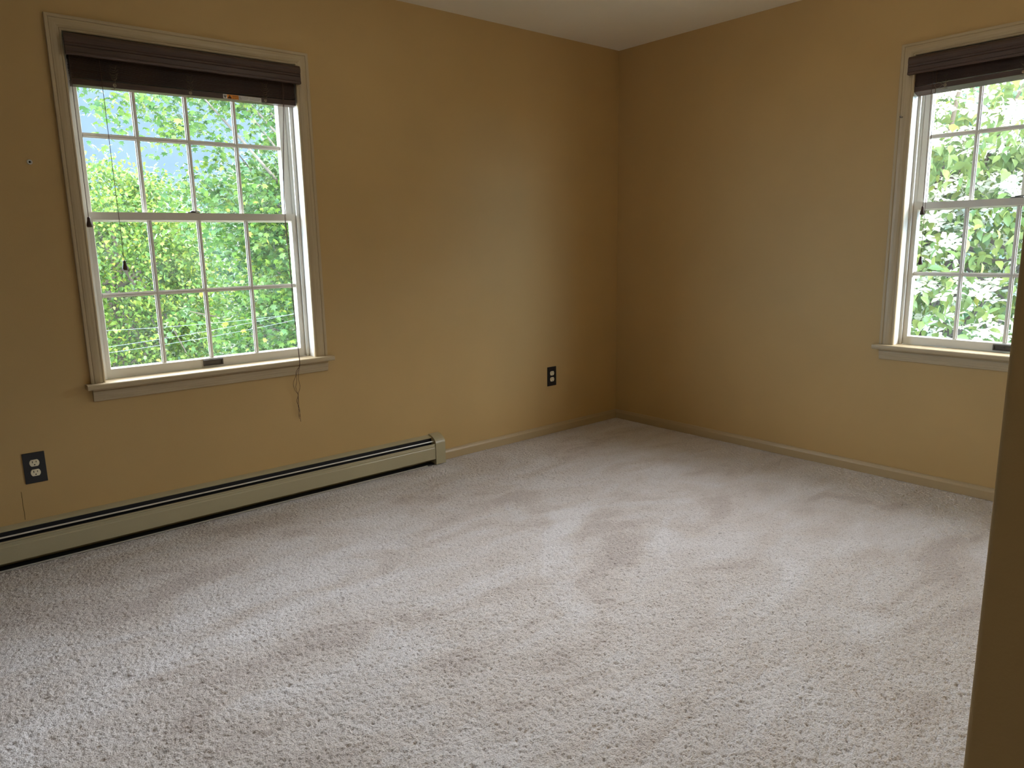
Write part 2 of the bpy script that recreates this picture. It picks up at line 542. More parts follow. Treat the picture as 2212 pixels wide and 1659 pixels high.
# exterior skin so the outside of the house is not tan
# floor with real pile relief
def carpet():
    st = 0.0034
    xs = np.concatenate([[XL - 0.05, -4.9, -4.82], np.arange(-4.75, -0.012, st * 1.03), [0.0]])
    ys = np.concatenate([[YR - 0.05, -4.2, -3.5, -3.35], np.arange(-3.28, -0.012, st * 1.03), [0.0]])
    nx, ny = len(xs), len(ys)
    def field(sig, seed):
        r = np.random.default_rng(seed)
        a = r.standard_normal((nx, ny))
        m_ = int(3 * sig + 1)
        k = np.exp(-0.5 * (np.arange(-m_, m_ + 1) / sig) ** 2)
        k /= k.sum()
        c = len(k) // 2
        p = np.pad(a, ((c, c), (0, 0)), 'wrap')
        a = sum(k[i] * p[i:i + nx, :] for i in range(len(k)))
        p = np.pad(a, ((0, 0), (c, c)), 'wrap')
        a = sum(k[i] * p[:, i:i + ny] for i in range(len(k)))
        return a / a.std()
    fz = field(0.62, 1)
    z = 0.0012 * np.where(fz < 0, fz * 1.5, fz * 0.6) + 0.0004 * field(2, 2) + 0.0006 * field(9, 3)
    z = np.clip(z, -0.007, 0.003)
    z *= np.clip((xs + 4.75) / 0.2, 0, 1)[:, None] * np.clip((ys + 3.28) / 0.2, 0, 1)[None, :]
    z[:3, :] = 0; z[-1:, :] = 0; z[:, :4] = 0; z[:, -1:] = 0
    jx = np.zeros((nx, ny)); jy = np.zeros((nx, ny))
    jx[4:-2, 5:-2] = np.random.default_rng(5).uniform(-0.3, 0.3, (nx - 6, ny - 7)) * st
    jy[4:-2, 5:-2] = np.random.default_rng(6).uniform(-0.3, 0.3, (nx - 6, ny - 7)) * st
    X, Y = np.meshgrid(xs, ys, indexing='ij')
    co = np.stack([X + jx, Y + jy, z], -1).reshape(-1, 3).astype(np.float32)
    i, j = np.meshgrid(np.arange(nx - 1), np.arange(ny - 1), indexing='ij')
    a = (i * ny + j).ravel()
    f = np.stack([a, a + ny, a + ny + 1, a + 1], -1).astype(np.int32)
    # vacuum strokes and trodden marks in the pile, a broad paler patch by the left window: (path, half width, lighter or darker)
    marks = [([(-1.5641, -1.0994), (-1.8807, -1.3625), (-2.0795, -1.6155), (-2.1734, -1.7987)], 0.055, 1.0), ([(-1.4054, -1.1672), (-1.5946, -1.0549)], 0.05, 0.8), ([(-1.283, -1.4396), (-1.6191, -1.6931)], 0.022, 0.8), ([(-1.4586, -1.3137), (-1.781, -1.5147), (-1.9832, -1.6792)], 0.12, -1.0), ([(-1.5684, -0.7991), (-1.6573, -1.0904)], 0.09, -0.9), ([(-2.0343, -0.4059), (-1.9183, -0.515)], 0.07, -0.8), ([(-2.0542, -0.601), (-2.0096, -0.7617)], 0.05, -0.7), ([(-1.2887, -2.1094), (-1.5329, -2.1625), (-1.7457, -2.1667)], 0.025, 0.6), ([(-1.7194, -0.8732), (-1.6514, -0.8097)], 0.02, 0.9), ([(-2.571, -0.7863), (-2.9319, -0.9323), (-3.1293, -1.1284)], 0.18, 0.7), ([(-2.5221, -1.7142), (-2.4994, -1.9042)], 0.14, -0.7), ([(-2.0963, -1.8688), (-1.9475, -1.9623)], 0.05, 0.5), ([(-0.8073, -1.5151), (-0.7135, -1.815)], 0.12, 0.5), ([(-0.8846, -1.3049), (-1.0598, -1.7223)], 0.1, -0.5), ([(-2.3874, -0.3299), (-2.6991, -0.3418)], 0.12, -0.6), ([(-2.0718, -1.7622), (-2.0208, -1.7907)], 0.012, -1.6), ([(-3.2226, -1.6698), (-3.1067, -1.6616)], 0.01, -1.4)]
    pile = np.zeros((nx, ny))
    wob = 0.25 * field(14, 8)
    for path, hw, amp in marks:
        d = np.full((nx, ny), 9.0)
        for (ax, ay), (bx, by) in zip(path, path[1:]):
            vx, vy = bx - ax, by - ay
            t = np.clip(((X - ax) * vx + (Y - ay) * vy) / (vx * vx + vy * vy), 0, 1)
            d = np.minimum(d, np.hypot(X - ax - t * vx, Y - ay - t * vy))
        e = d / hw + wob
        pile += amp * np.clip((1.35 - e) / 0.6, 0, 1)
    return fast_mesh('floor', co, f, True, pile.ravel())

def fast_mesh(name, co, faces, smooth=True, rnd=None):
    me = bpy.data.meshes.new(name)
    nv, nf, k = len(co), len(faces), faces.shape[1]
    me.vertices.add(nv)
    me.vertices.foreach_set('co', co.astype(np.float32).ravel())
    me.loops.add(nf * k)
    me.loops.foreach_set('vertex_index', faces.astype(np.int32).ravel())
    me.polygons.add(nf)
    me.polygons.foreach_set('loop_start', np.arange(0, nf * k, k, dtype=np.int32))
    me.polygons.foreach_set('loop_total', np.full(nf, k, dtype=np.int32))
    me.update(calc_edges=True)
    if smooth:
        me.polygons.foreach_set('use_smooth', np.ones(nf, dtype=bool))
    if rnd is not None:
        at = me.attributes.new('rnd', 'FLOAT', 'POINT')
        at.data.foreach_set('value', rnd.astype(np.float32))
    return me
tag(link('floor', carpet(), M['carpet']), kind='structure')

# baseboards: flat board with a small eased, lighter-catching top edge
BP = [(0.0, 0.0), (0.0115, 0.0), (0.0125, 0.002), (0.0125, 0.040), (0.0115, 0.043), (0.008, 0.050), (0.0065, 0.0565), (0.003, 0.060), (0.0, 0.060)]
TL = lambda u, d, z: Vector((u, -d, z))
TR = lambda u, d, z: Vector((-d, -u, z))
bm = bmesh.new(); extrude_profile(bm, BP, [(-1.512, 0), (0.0, 0)], TL)
tag(obj('baseboard_left', bm, M['base']), kind='structure')
bm = bmesh.new(); extrude_profile(bm, BP, [(0.0, 0), (-YB, 0)], TR)
tag(obj('baseboard_right', bm, M['base']), kind='structure')

# hairline crack in the wall under the left outlet
bm = bmesh.new()
cr = [(-3.4979, -0.0004, 0.290), (-3.4972, -0.0004, 0.262), (-3.4985, -0.0004, 0.235), (-3.4970, -0.0004, 0.205), (-3.4980, -0.0004, 0.174)]
tube(bm, cr, 0.0006, 5)
obj('crack', bm, M['slotdark'], wl)

# ================================================================== windows
CASP = [(0.0, 0.0), (0.0, 0.011), (0.003, 0.0135), (0.008, 0.0135), (0.0095, 0.0115), (0.0115, 0.0130), (0.020, 0.0150), (0.032, 0.0155), (0.041, 0.0145), (0.0435, 0.0125),
        (0.0455, 0.0150), (0.050, 0.0158), (0.0545, 0.0158), (0.0565, 0.0146), (0.0565, 0.0)]   # (distance outward, protrusion)

def mitred_casing(T, xi0, xi1, zb, zt, wl_, wr_, wt_):
    """left leg, head and right leg in one mitred sweep; widths may differ a little"""
    bm = bmesh.new()
    uvl = bm.loops.layers.uv.new('UVMap')
    W0 = 0.0565
    def pt(stn, o, d):
        if stn == 0: return T(xi0 - o * wl_ / W0, d, zb), (zb, o)
        if stn == 1: return T(xi0 - o * wl_ / W0, d, zt + o * wt_ / W0), (zt, o)
        if stn == 2: return T(xi1 + o * wr_ / W0, d, zt + o * wt_ / W0), (zt + (xi1 - xi0), o)
        return T(xi1 + o * wr_ / W0, d, zb), (zt + (xi1 - xi0) + zt - zb, o)
    n = len(CASP)
    for s in range(3):
        A = [pt(s, o, d) for o, d in CASP]
        B = [pt(s + 1, o, d) for o, d in CASP]
        va = [bm.verts.new(a[0]) for a in A]; vb = [bm.verts.new(b[0]) for b in B]
        for i in range(n):
            j = (i + 1) % n
            f = bm.faces.new((va[i], va[j], vb[j], vb[i]))
            for lp, q in zip(f.loops, (A[i][1], A[j][1], B[j][1], B[i][1])): lp[uvl].uv = q
        if s == 0: bm.faces.new(va)
        if s == 2: bm.faces.new(vb)
    bmesh.ops.remove_doubles(bm, verts=bm.verts, dist=1e-5)
    return bm

def sash(T, name, root, u0, u1, z0, z1, gu, gz, df, db, dg, mun, matx=None):
    """gu: glass u boundaries (5), gz: glass z boundaries (3); df,db front and back depth (negative = outwards), dg glass depth"""
    g0, g1, b0, b1 = gu[0], gu[-1], gz[0], gz[-1]
    bv = 0.010   # bevel from face to glass
    bm = bmesh.new()
    def frame_ring(u0_, u1_, z0_, z1_, d_):
        return [bm.verts.new(T(u, d_, z)) for u, z in ((u0_, z0_), (u1_, z0_), (u1_, z1_), (u0_, z1_))]
    rings = [frame_ring(u0, u1, z0, z1, db), frame_ring(u0, u1, z0, z1, df),
             frame_ring(g0 - bv * 0.35, g1 + bv * 0.35, b0 - bv * 0.35, b1 + bv * 0.35, df),
             frame_ring(g0, g1, b0, b1, dg + 0.003), frame_ring(g0, g1, b0, b1, db)]
    rings.append(rings[0])
    for A, B in zip(rings, rings[1:]):
        for i in range(4):
            j = (i + 1) % 4
            bm.faces.new((A[i], A[j], B[j], B[i]))
    s = obj(name, bm, M['sashwhite'], root)
    bm = bmesh.new()
    box(bm, (g0 - 0.004, dg - 0.002, b0 - 0.004), (g1 + 0.004, dg + 0.002, b1 + 0.004), T)
    obj('glass_pane', bm, M['glass'], s)
    bm = bmesh.new()
    # muntin grid: snap-in bars of rounded section standing in front of the glass
    hw, dp = 0.0095, 0.011
    prof = [(-hw, 0.0025), (-hw, 0.006), (-hw * 0.55, 0.0075), (-hw * 0.45, dp), (hw * 0.45, dp), (hw * 0.55, 0.0075), (hw, 0.006), (hw, 0.0025)]
    for gx in gu[1:-1]:
        A = [bm.verts.new(T(gx + o, dg + d, b0)) for o, d in prof]
        B = [bm.verts.new(T(gx + o, dg + d, b1)) for o, d in prof]
        for i in range(len(prof)):
            j = (i + 1) % len(prof)
            bm.faces.new((A[i], A[j], B[j], B[i]))
        bm.faces.new(A); bm.faces.new(B)
    for gzz in gz[1:-1]:
        A = [bm.verts.new(T(g0, dg + d * 0.97, gzz + o)) for o, d in prof]
        B = [bm.verts.new(T(g1, dg + d * 0.97, gzz + o)) for o, d in prof]
        for i in range(len(prof)):
            j = (i + 1) % len(prof)
            bm.faces.new((A[i], A[j], B[j], B[i]))
        bm.faces.new(A); bm.faces.new(B)
    obj('muntins', bm, mun, s)
    return s

def build_window(name, T, ci0, ci1, s0, s1, gl, gup, cw, lift_u, lock_u):
    root = empty(name, T(0.5, 0, 0.686))
    tag(root, kind='structure')
    inv = Matrix.Translation(-root.location)
    TT = lambda u, d, z: T(u, d, z) - root.location
    zt, zs = 2.040, 0.686
    obj('casing', mitred_casing(TT, ci0, ci1, zs, zt, *cw), M['trim'], root)
    # jamb box: liner boards with the gap line beside the casing
    bm = bmesh.new()
    j0, j1, jt = ci0 - 0.001, ci1 + 0.002, zt + 0.002
    box(bm, (j0 - 0.014, -WT, zs - 0.02), (j0, -0.001, jt + 0.014), TT)
    box(bm, (j1, -WT, zs - 0.02), (j1 + 0.014, -0.001, jt + 0.014), TT)
    box(bm, (j0, -WT, jt), (j1, -0.001, jt + 0.014), TT)
    obj('jamb', bm, M['sashwhite'], root)
    # stops and parting beads
    bm = bmesh.new()
    for a, b in ((j0, s0 + 0.004), (s1 - 0.004, j1)):
        box(bm, (a, -0.062, zs), (b, -0.052, jt), TT, 0.002)
        box(bm, (a, -0.0980, zs), (b, -0.0955, jt), TT)
    box(bm, (j0, -0.062, jt - 0.014), (j1, -0.052, jt), TT, 0.002)
    obj('stop', bm, M['sashwhite'], root)
    # vinyl track liner grooves
    bm = bmesh.new()
    for a, b in ((j0, s0 + 0.002), (s1 - 0.002, j1)):
        box(bm, (a, -0.139, zs), (b, -0.131, jt), TT)
        box(bm, (a + (b - a) * 0.3, -0.112, zs), (a + (b - a) * 0.7, -0.0975, jt), TT)
    obj('track', bm, M['liner'], root)
    # stool with rounded nose, and outer sill
    bm = bmesh.new()
    uvl = bm.loops.layers.uv.new('UVMap')
    pr = [(-0.062, 0.664), (0.047, 0.664), (0.0515, 0.667), (0.053, 0.675), (0.0515, 0.683), (0.048, 0.686), (-0.052, 0.686)]
    # ears: full length in front of the wall, narrower inside the opening
    prf = [(0.0, 0.664), (0.047, 0.664), (0.0515, 0.667), (0.053, 0.675), (0.0515, 0.683), (0.048, 0.686), (0.0, 0.686)]
    extrude_profile(bm, prf, [(-0.020, 0), (1.066, 0)], TT, uvl=uvl)
    extrude_profile(bm, [(-0.066, 0.664), (0.0, 0.664), (0.0, 0.686), (-0.066, 0.686)], [(j0, 0), (j1, 0)], TT, uvl=uvl)
    obj('stool', bm, M['trim'], root)
    bm = bmesh.new()
    extrude_profile(bm, [(-0.19, 0.640), (-0.066, 0.660), (-0.066, 0.684), (-0.19, 0.655)], [(j0, 0), (j1, 0)], TT)
    obj('outer_sill', bm, M['sashwhite'], root)
    bm = bmesh.new()
    uvl = bm.loops.layers.uv.new('UVMap')
    ap = [(0.0, 0.610), (0.0085, 0.610), (0.011, 0.613), (0.0115, 0.619), (0.0135, 0.6205), (0.0135, 0.627), (0.0155, 0.632), (0.0175, 0.645), (0.0175, 0.652), (0.0155, 0.655), (0.0175, 0.658), (0.0175, 0.664), (0.0, 0.664)]
    extrude_profile(bm, ap, [(0.003, 0), (1.046, 0)], TT, uvl=uvl)
    obj('apron', bm, M['trim'], root)
    lo = sash(TT, 'lower_sash', root, s0, s1, 0.6865, 1.3755, gl, [0.7295, 1.0355, 1.3408], -0.064, -0.095, -0.079, M['sashwhite'])
    us = sash(TT, 'upper_sash', root, s0, s1, 1.338, 2.036, gup, [1.3740, 1.6810, 1.988], -0.099, -0.130, -0.115, M['sashwhite'])
    # recessed lift handle
    bm = bmesh.new()
    lw, z0, z1 = 0.044, 0.6935, 0.7215
    box(bm, (lift_u - lw, -0.064, z0), (lift_u + lw, -0.0565, z0 + 0.005), TT, 0.001)
    box(bm, (lift_u - lw, -0.064, z1 - 0.006), (lift_u + lw, -0.0555, z1), TT, 0.0015)
    box(bm, (lift_u - lw, -0.064, z0), (lift_u - lw + 0.006, -0.0565, z1), TT, 0.001)
    box(bm, (lift_u + lw - 0.006, -0.064, z0), (lift_u + lw, -0.0565, z1), TT, 0.001)
    box(bm, (lift_u - lw + 0.004, -0.064, z0 + 0.003), (lift_u + lw - 0.004, -0.0625, z1 - 0.003), TT)
    lathe(bm, [(0.0025, 0.0), (0.0025, 0.0012), (0.0012, 0.0018)], (lift_u, -0.0625, 0.7075), 10, 'y', TT)
    obj('sash_lift', bm, M['bronze'], lo)
    bm = bmesh.new()
    box(bm, (lock_u - 0.026, -0.093, 1.3755), (lock_u + 0.026, -0.068, 1.380), TT, 0.0015)
    lathe(bm, [(0.012, 0.0), (0.012, 0.004), (0.008, 0.006)], (lock_u, -0.080, 1.380), 12, 'z', TT)
    box(bm, (lock_u - 0.004, -0.082, 1.382), (lock_u + 0.026, -0.074, 1.386), TT, 0.001)
    obj('sash_lock', bm, M['bronze'], lo)
    return root

build_window('window_1', T1, 0.0535, 0.9815, 0.070, 0.9710, [0.0968, 0.3096, 0.5141, 0.7259, 0.9400], [0.1050, 0.3070, 0.5150, 0.7250, 0.9290], (0.0535, 0.0645, 0.0565), 0.515, 0.496)
build_window('window_2', T2, 0.0665, 0.9945, 0.0745, 0.9755, [0.1033, 0.3125, 0.5200, 0.7270, 0.9340], [0.1150, 0.3120, 0.5190, 0.7250, 0.9270], (0.0665, 0.0565, 0.0565), 0.5230, 0.5070)

# ================================================================== blinds
def build_blind(name, T, a, b, va, vb, zbl, zbr, railtilt, tilt_cords, lift, ladders, zlab, label, lightrail=0.0):
    root = empty(name, T((a + b) / 2, 0, 1.86))
    TT0 = T
    L0 = root.location.copy()
    TT = lambda u, d, z: TT0(u, d, z) - L0
    slope = (zbr - zbl) / (b - a)
    # valance
    bm = bmesh.new(); uvl = bm.loops.layers.uv.new('UVMap')
    vp = [(0.022, 1.953), (0.040, 1.953), (0.043, 1.956), (0.043, 1.962), (0.0405, 1.9645), (0.0405, 1.983), (0.0385, 1.985), (0.0405, 1.987), (0.0415, 1.994), (0.0395, 1.9965),
          (0.0405, 1.999), (0.0430, 2.004), (0.0440, 2.012), (0.0430, 2.021), (0.0395, 2.028), (0.034, 2.0315), (0.022, 2.0315)]
    extrude_profile(bm, vp, [(va, 0), (va + 0.0015, 0), (vb - 0.0015, 0), (vb, 0)], TT, uvl=uvl)
    obj('valance', bm, M['walnut'], root)
    # headrail
    bm = bmesh.new()
    box(bm, (a + 0.003, -0.034, 1.992), (b - 0.003, 0.010, 2.034), TT, 0.002)
    obj('headrail', bm, M['black'], root)
    # stacked slats
    bm = bmesh.new(); uvl = bm.loops.layers.uv.new('UVMap')
    n = 30
    ztop = 1.988
    zb = zbl + 0.026
    rnd = random.Random(hash(name) % 97)
    rnd = random.Random(5)
    for i in range(n):
        f = (i + 0.5) / n
        zc = zb + f * (ztop - zb)
        th = (ztop - zb) / n * 0.80
        off = rnd.uniform(-0.0012, 0.0012) + (0.0025 if i < 8 else 0.0)
        du = rnd.uniform(-0.001, 0.001)
        fl = 1 - f
        prof = [(-0.047 + off, zc - th / 2), (-0.002 + off, zc - th / 2), (0.0 + off, zc - th * 0.2), (0.0 + off, zc + th * 0.2), (-0.002 + off, zc + th / 2), (-0.047 + off, zc + th / 2)]
        extrude_profile(bm, prof, [(a + du, 0), (b + du, slope * (b - a) * fl)], TT, uvl=uvl)
    obj('slat_stack', bm, M['walnut'], root)
    # bottom rail
    bm = bmesh.new(); uvl = bm.loops.layers.uv.new('UVMap')
    hh = 0.0235
    base = [(0.004, 0.002), (0.004, hh - 0.002), (0.002, hh), (-0.046, hh), (-0.048, hh - 0.003), (-0.048, 0.003), (-0.046, 0.0), (0.0025, 0.0)]
    c, s_ = math.cos(railtilt), math.sin(railtilt)
    rp = [(d * c + z * s_ * 0.0, z + d * s_) for d, z in base]
    extrude_profile(bm, [(d, z + zbl) for d, z in rp], [(a, 0), (a + 0.002, 0), (b - 0.002, zbr - zbl), (b, zbr - zbl)], TT, uvl=uvl)
    rail = obj('bottom_rail', bm, M['walnut'], root)
    # ladder cords, tangled above the rail, with a grommet and a knot below
    for (lu, spread) in ladders:
        rr_ = random.Random(int(lu * 1000))
        zr = zbl + slope * (lu - a)
        bm = bmesh.new()
        for k in range(int(6 * spread)):
            z0 = zr + 0.030 + k * 0.011 / max(spread, 0.5) + rr_.uniform(-0.003, 0.003)
            if z0 > 1.948: break
            wd = rr_.uniform(0.008, 0.020)
            tube(bm, smoothpath([TT(lu - wd * 0.9, 0.0045, z0 + 0.004), TT(lu - wd * 0.5, 0.010, z0 - 0.004), TT(lu + rr_.uniform(-.004, .004), 0.012, z0 - 0.007), TT(lu + wd * 0.6, 0.010, z0 - rr_.uniform(0, .004)), TT(lu + wd, 0.0045, z0 + 0.006)], 4), 0.0007, 5)
        tube(bm, smoothpath([TT(lu + 0.002, 0.006, zr + 0.034), TT(lu + 0.003, 0.0075, zr + 0.022), TT(lu, 0.006, zr + 0.012)], 4), 0.0010, 5)
        tube(bm, smoothpath([TT(lu, 0.005, zr + 0.004), TT(lu - 0.001, 0.006, zr - 0.003), TT(lu - 0.014, 0.004, zr - 0.006), TT(lu - 0.004, 0.006, zr - 0.0045), TT(lu + 0.012, 0.005, zr - 0.006)], 4), 0.0010, 5)
        obj('ladder_cord', bm, M['cord'], root, True)
        bm = bmesh.new()
        lathe(bm, [(0.0068, 0.0), (0.0068, 0.0012), (0.0052, 0.0024), (0.0034, 0.0012), (0.0032, 0.0004)], (lu, 0.0042, zr + 0.010), 14, 'y', TT)
        obj('grommet', bm, M['tan'], rail, True)
    # tilt cords with turned tassels
    for (cu0, cu1, ztas) in tilt_cords:
        bm = bmesh.new()
        tube(bm, [TT(cu0, 0.013, 1.995), TT(cu0 + (cu1 - cu0) * 0.5, 0.013, (1.995 + ztas) / 2), TT(cu1, 0.013, ztas + 0.030)], 0.0011, 6)
        co = obj('tilt_cord', bm, M['browncord'], root, True)
        bm = bmesh.new()
        lathe(bm, [(0.0025, 0.040), (0.0050, 0.0385), (0.0056, 0.034), (0.0066, 0.025), (0.0098, 0.013), (0.0106, 0.006), (0.0095, 0.001), (0.006, 0.0)], (cu1, 0.013, ztas), 16, 'z', TT)
        obj('tassel', bm, M['tassel'], co, True)
    for lp in lift:
        bm = bmesh.new()
        for strand in lp:
            tube(bm, smoothpath([TT(*q) for q in strand], 8), 0.0009, 6)
        obj('lift_cord', bm, M['browncord'], root, True)
    if zlab:
        lu0, lu1, lz0, lz1 = zlab
        bm = bmesh.new(); box(bm, (lu0, 0.0040, lz0), (lu1, 0.0048, lz1), TT)
        lb = obj('warning_label', bm, M['label'], rail)
        tag(lb, 'white and orange warning sticker')
        ow = lu1 - lu0
        bm = bmesh.new(); box(bm, (lu0 + ow * 0.10, 0.0048, lz0 + 0.0004), (lu0 + ow * 0.40, 0.0050, lz1 - 0.0004), TT)
        obj('orange_panel', bm, M['orange'], lb)
        bm = bmesh.new()
        h_ = lz1 - lz0
        t0 = lu0 + ow * 0.115
        for (p0, p1, p2, dd) in (((t0, lz0 + h_ * .12), (t0 + h_ * .95, lz0 + h_ * .12), (t0 + h_ * .475, lz0 + h_ * .92), 0.00515),):
            A = [bm.verts.new(TT(x, 0.0050, z)) for x, z in (p0, p1, p2)]
            B = [bm.verts.new(TT(x, dd, z)) for x, z in (p0, p1, p2)]
            bm.faces.new(A); bm.faces.new(B)
            for i in range(3): bm.faces.new((A[i], A[(i + 1) % 3], B[(i + 1) % 3], B[i]))
        # pictogram at the left end
        for dx in (0.018, 0.042, 0.066):
            box(bm, (lu0 + ow * dx, 0.0048, lz0 + h_ * 0.40), (lu0 + ow * (dx + 0.013), 0.0050, lz0 + h_ * 0.85), TT)
        box(bm, (lu0 + ow * 0.035, 0.0048, lz0 + h_ * 0.15), (lu0 + ow * 0.06, 0.0050, lz0 + h_ * 0.6), TT)
        obj('warning_symbol', bm, M['ink'], lb)
        bm = bmesh.new()
        box(bm, (t0 + h_ * .45, 0.00515, lz0 + h_ * .36), (t0 + h_ * .51, 0.00525, lz0 + h_ * .70), TT)
        box(bm, (t0 + h_ * .45, 0.00515, lz0 + h_ * .20), (t0 + h_ * .51, 0.00525, lz0 + h_ * .27), TT)
        obj('exclamation_mark', bm, M['orange'], lb)
        bm = bmesh.new()
        for (c0, c1) in ((0.42, 0.66), (0.68, 0.975)):
            for r_ in range(4):
                zz = lz0 + h_ * (0.16 + 0.20 * r_)
                x0 = lu0 + ow * (c0 if not (c0 > .5 and r_ == 3) else c0)
                box(bm, (x0, 0.0048, zz), (lu0 + ow * (c1 - (0.04 if r_ == 0 else 0)), 0.0050, zz + h_ * 0.07), TT)
        obj('fine_print', bm, M['greyink'], lb)
        # the words on the orange panel
        for txt, zz, sz in (('WARNING', lz0 + h_ * 0.53, 0.0078), ('ADVERTENCIA', lz0 + h_ * 0.12, 0.0062)):
            cu = bpy.data.curves.new('lettering', 'FONT')
            cu.body = txt; cu.size = sz; cu.extrude = 0.00005
            to = bpy.data.objects.new('lettering', cu)
            COL.objects.link(to)
            bpy.context.view_layer.update()
            me = bpy.data.meshes.new_from_object(to)
            bpy.data.objects.remove(to)
            me.materials.clear()
            for v in me.vertices:
                v.co = TT(lu0 + ow * 0.235 + v.co.x * 0.98, 0.0051 + v.co.z, zz + v.co.y)
            link('lettering', me, M['ink'], lb)
    return root, rail

u1 = lambda x: x - U1
u2 = lambda y: U2 - y
b1, rail1 = build_blind('window_blind', T1, u1(-3.139), u1(-2.234), u1(-3.1565), u1(-2.2175), 1.8515, 1.8625, 0.0,
    [(u1(-3.1423), u1(-3.144), 1.312), (u1(-3.039), u1(-3.0335), 1.139)],
    [[[(u1(-2.2985), 0.013, 1.99), (u1(-2.2990), 0.013, 1.86), (u1(-2.3320), 0.013, 1.45), (u1(-2.328), 0.014, 1.20), (u1(-2.3265), 0.018, 1.04), (u1(-2.327), 0.035, 0.80), (u1(-2.332), 0.0565, 0.690), (u1(-2.3345), 0.058, 0.66), (u1(-2.340), 0.030, 0.615), (u1(-2.356), 0.024, 0.575), (u1(-2.350), 0.020, 0.54), (u1(-2.334), 0.018, 0.510), (u1(-2.338), 0.015, 0.47), (u1(-2.331), 0.014, 0.42), (u1(-2.328), 0.012, 0.375)],
      [(u1(-2.2955), 0.015, 1.99), (u1(-2.2965), 0.015, 1.86), (u1(-2.3280), 0.015, 1.45), (u1(-2.324), 0.016, 1.20), (u1(-2.3240), 0.020, 1.04), (u1(-2.325), 0.036, 0.80), (u1(-2.3300), 0.0570, 0.690), (u1(-2.333), 0.059, 0.66), (u1(-2.331), 0.030, 0.61), (u1(-2.327), 0.024, 0.575), (u1(-2.322), 0.020, 0.55), (u1(-2.333), 0.018, 0.512), (u1(-2.332), 0.015, 0.47), (u1(-2.337), 0.014, 0.42), (u1(-2.334), 0.012, 0.390)],
      [(u1(-2.2965), 0.016, 1.99), (u1(-2.2975), 0.016, 1.86), (u1(-2.3300), 0.016, 1.45), (u1(-2.326), 0.018, 1.15), (u1(-2.3280), 0.022, 0.98), (u1(-2.328), 0.037, 0.79), (u1(-2.3310), 0.0575, 0.690), (u1(-2.3335), 0.059, 0.66), (u1(-2.343), 0.032, 0.625), (u1(-2.338), 0.026, 0.585), (u1(-2.345), 0.022, 0.55), (u1(-2.3345), 0.018, 0.511), (u1(-2.342), 0.015, 0.48), (u1(-2.330), 0.013, 0.44), (u1(-2.332), 0.012, 0.40)]]],
    [(u1(-2.992), 1.3), (u1(-2.7025), 1.1), (u1(-2.378), 1.3)], (u1(-2.5655), u1(-2.3965), 1.8605, 1.8785), None)
tag(b1, 'dark walnut blind raised over the left window, warning sticker on its bottom rail', 'blind', 'wooden window blinds')
b2, rail2 = build_blind('window_blind', T2, u2(-1.8225), u2(-2.752), u2(-1.8120), u2(-2.765), 1.8770, 1.8860, 0.28,
    [(u2(-1.913), u2(-1.9190), 1.315), (u2(-1.930), u2(-1.9290), 1.082)], [],
    [(u2(-1.9664), 0.5), (u2(-2.2700), 1.2), (u2(-2.60), 1.2)], None, None)
tag(b2, 'dark walnut blind raised over the right window, no sticker on it', 'blind', 'wooden window blinds')
# the loose loop of cord hanging out over the right blind's slats
bm = bmesh.new()
L2 = b2.location.copy()
lp = [(-1.985, 0.006, 1.904), (-1.972, 0.012, 1.897), (-1.955, 0.014, 1.887), (-1.942, 0.014, 1.878), (-1.930, 0.013, 1.882), (-1.926, 0.013, 1.893), (-1.934, 0.013, 1.902), (-1.946, 0.013, 1.900), (-1.958, 0.012, 1.891), (-1.966, 0.010, 1.884)]
tube(bm, smoothpath([T2(u2(y), d, z) - L2 for y, d, z in lp], 6), 0.0008, 5)
obj('cord_loop', bm, M['cord'], b2, True)

# ================================================================== outlets
def outlet(cx, cz, tilt, label):
    root = empty('wall_outlet', (cx, 0, cz))
    w2_, h2_ = 0.0379, 0.0618
    bm = bmesh.new()
    box(bm, (-w2_, -0.0045, -h2_), (w2_, 0.0, h2_), bev=0.0018)
    bmesh.ops.create_circle(bm, cap_ends=True, radius=0.003, segments=12, matrix=Matrix.Translation((0, -0.0048, 0)) @ Matrix.Rotation(math.pi / 2, 4, 'X'))
    obj('cover_plate', bm, M['plate'], root)
    for s in (1, -1):
        bm = bmesh.new()
        zc = s * 0.0197
        pts_ = []
        for k in range(40):
            a = 2 * math.pi * k / 40
            pts_.append((0.0170 * math.cos(a), max(-0.0135, min(0.0135, 0.0175 * math.sin(a)))))
        A = [bm.verts.new((x, -0.0040, zc + z)) for x, z in pts_]
        B = [bm.verts.new((x, -0.0068, zc + z)) for x, z in pts_]
        Cc = [bm.verts.new((x * 0.96, -0.0074, zc + z * 0.96)) for x, z in pts_]
        for P, Q in ((A, B), (B, Cc)):
            for i in range(40): bm.faces.new((P[i], P[(i + 1) % 40], Q[(i + 1) % 40], Q[i]))
        bm.faces.new(A); bm.faces.new(Cc)
        bmesh.ops.remove_doubles(bm, verts=bm.verts, dist=1e-6)
        rc = obj('receptacle', bm, M['ivory'], root)
        bm = bmesh.new()
        box(bm, (-0.0076, -0.0077, zc + 0.0005), (-0.0052, -0.0070, zc + 0.0085))
        box(bm, (0.0052, -0.0077, zc + 0.0015), (0.0074, -0.0070, zc + 0.0080))
        lathe(bm, [(0.0024, -0.0007), (0.0024, 0.0)], (0, -0.0070, zc - 0.0068), 12, 'y')
        obj('slots', bm, M['slotdark'], rc)
    root.rotation_euler = (0, math.radians(tilt), 0)
    tag(root, label, 'outlet', 'black wall outlets')
    return root
outlet(-3.4408, 0.3790, 0, 'black-plated ivory outlet above the baseboard heater, below left window corner')
outlet(-0.6190, 0.3756, 0, 'black-plated ivory outlet near the room corner, right of the heater')

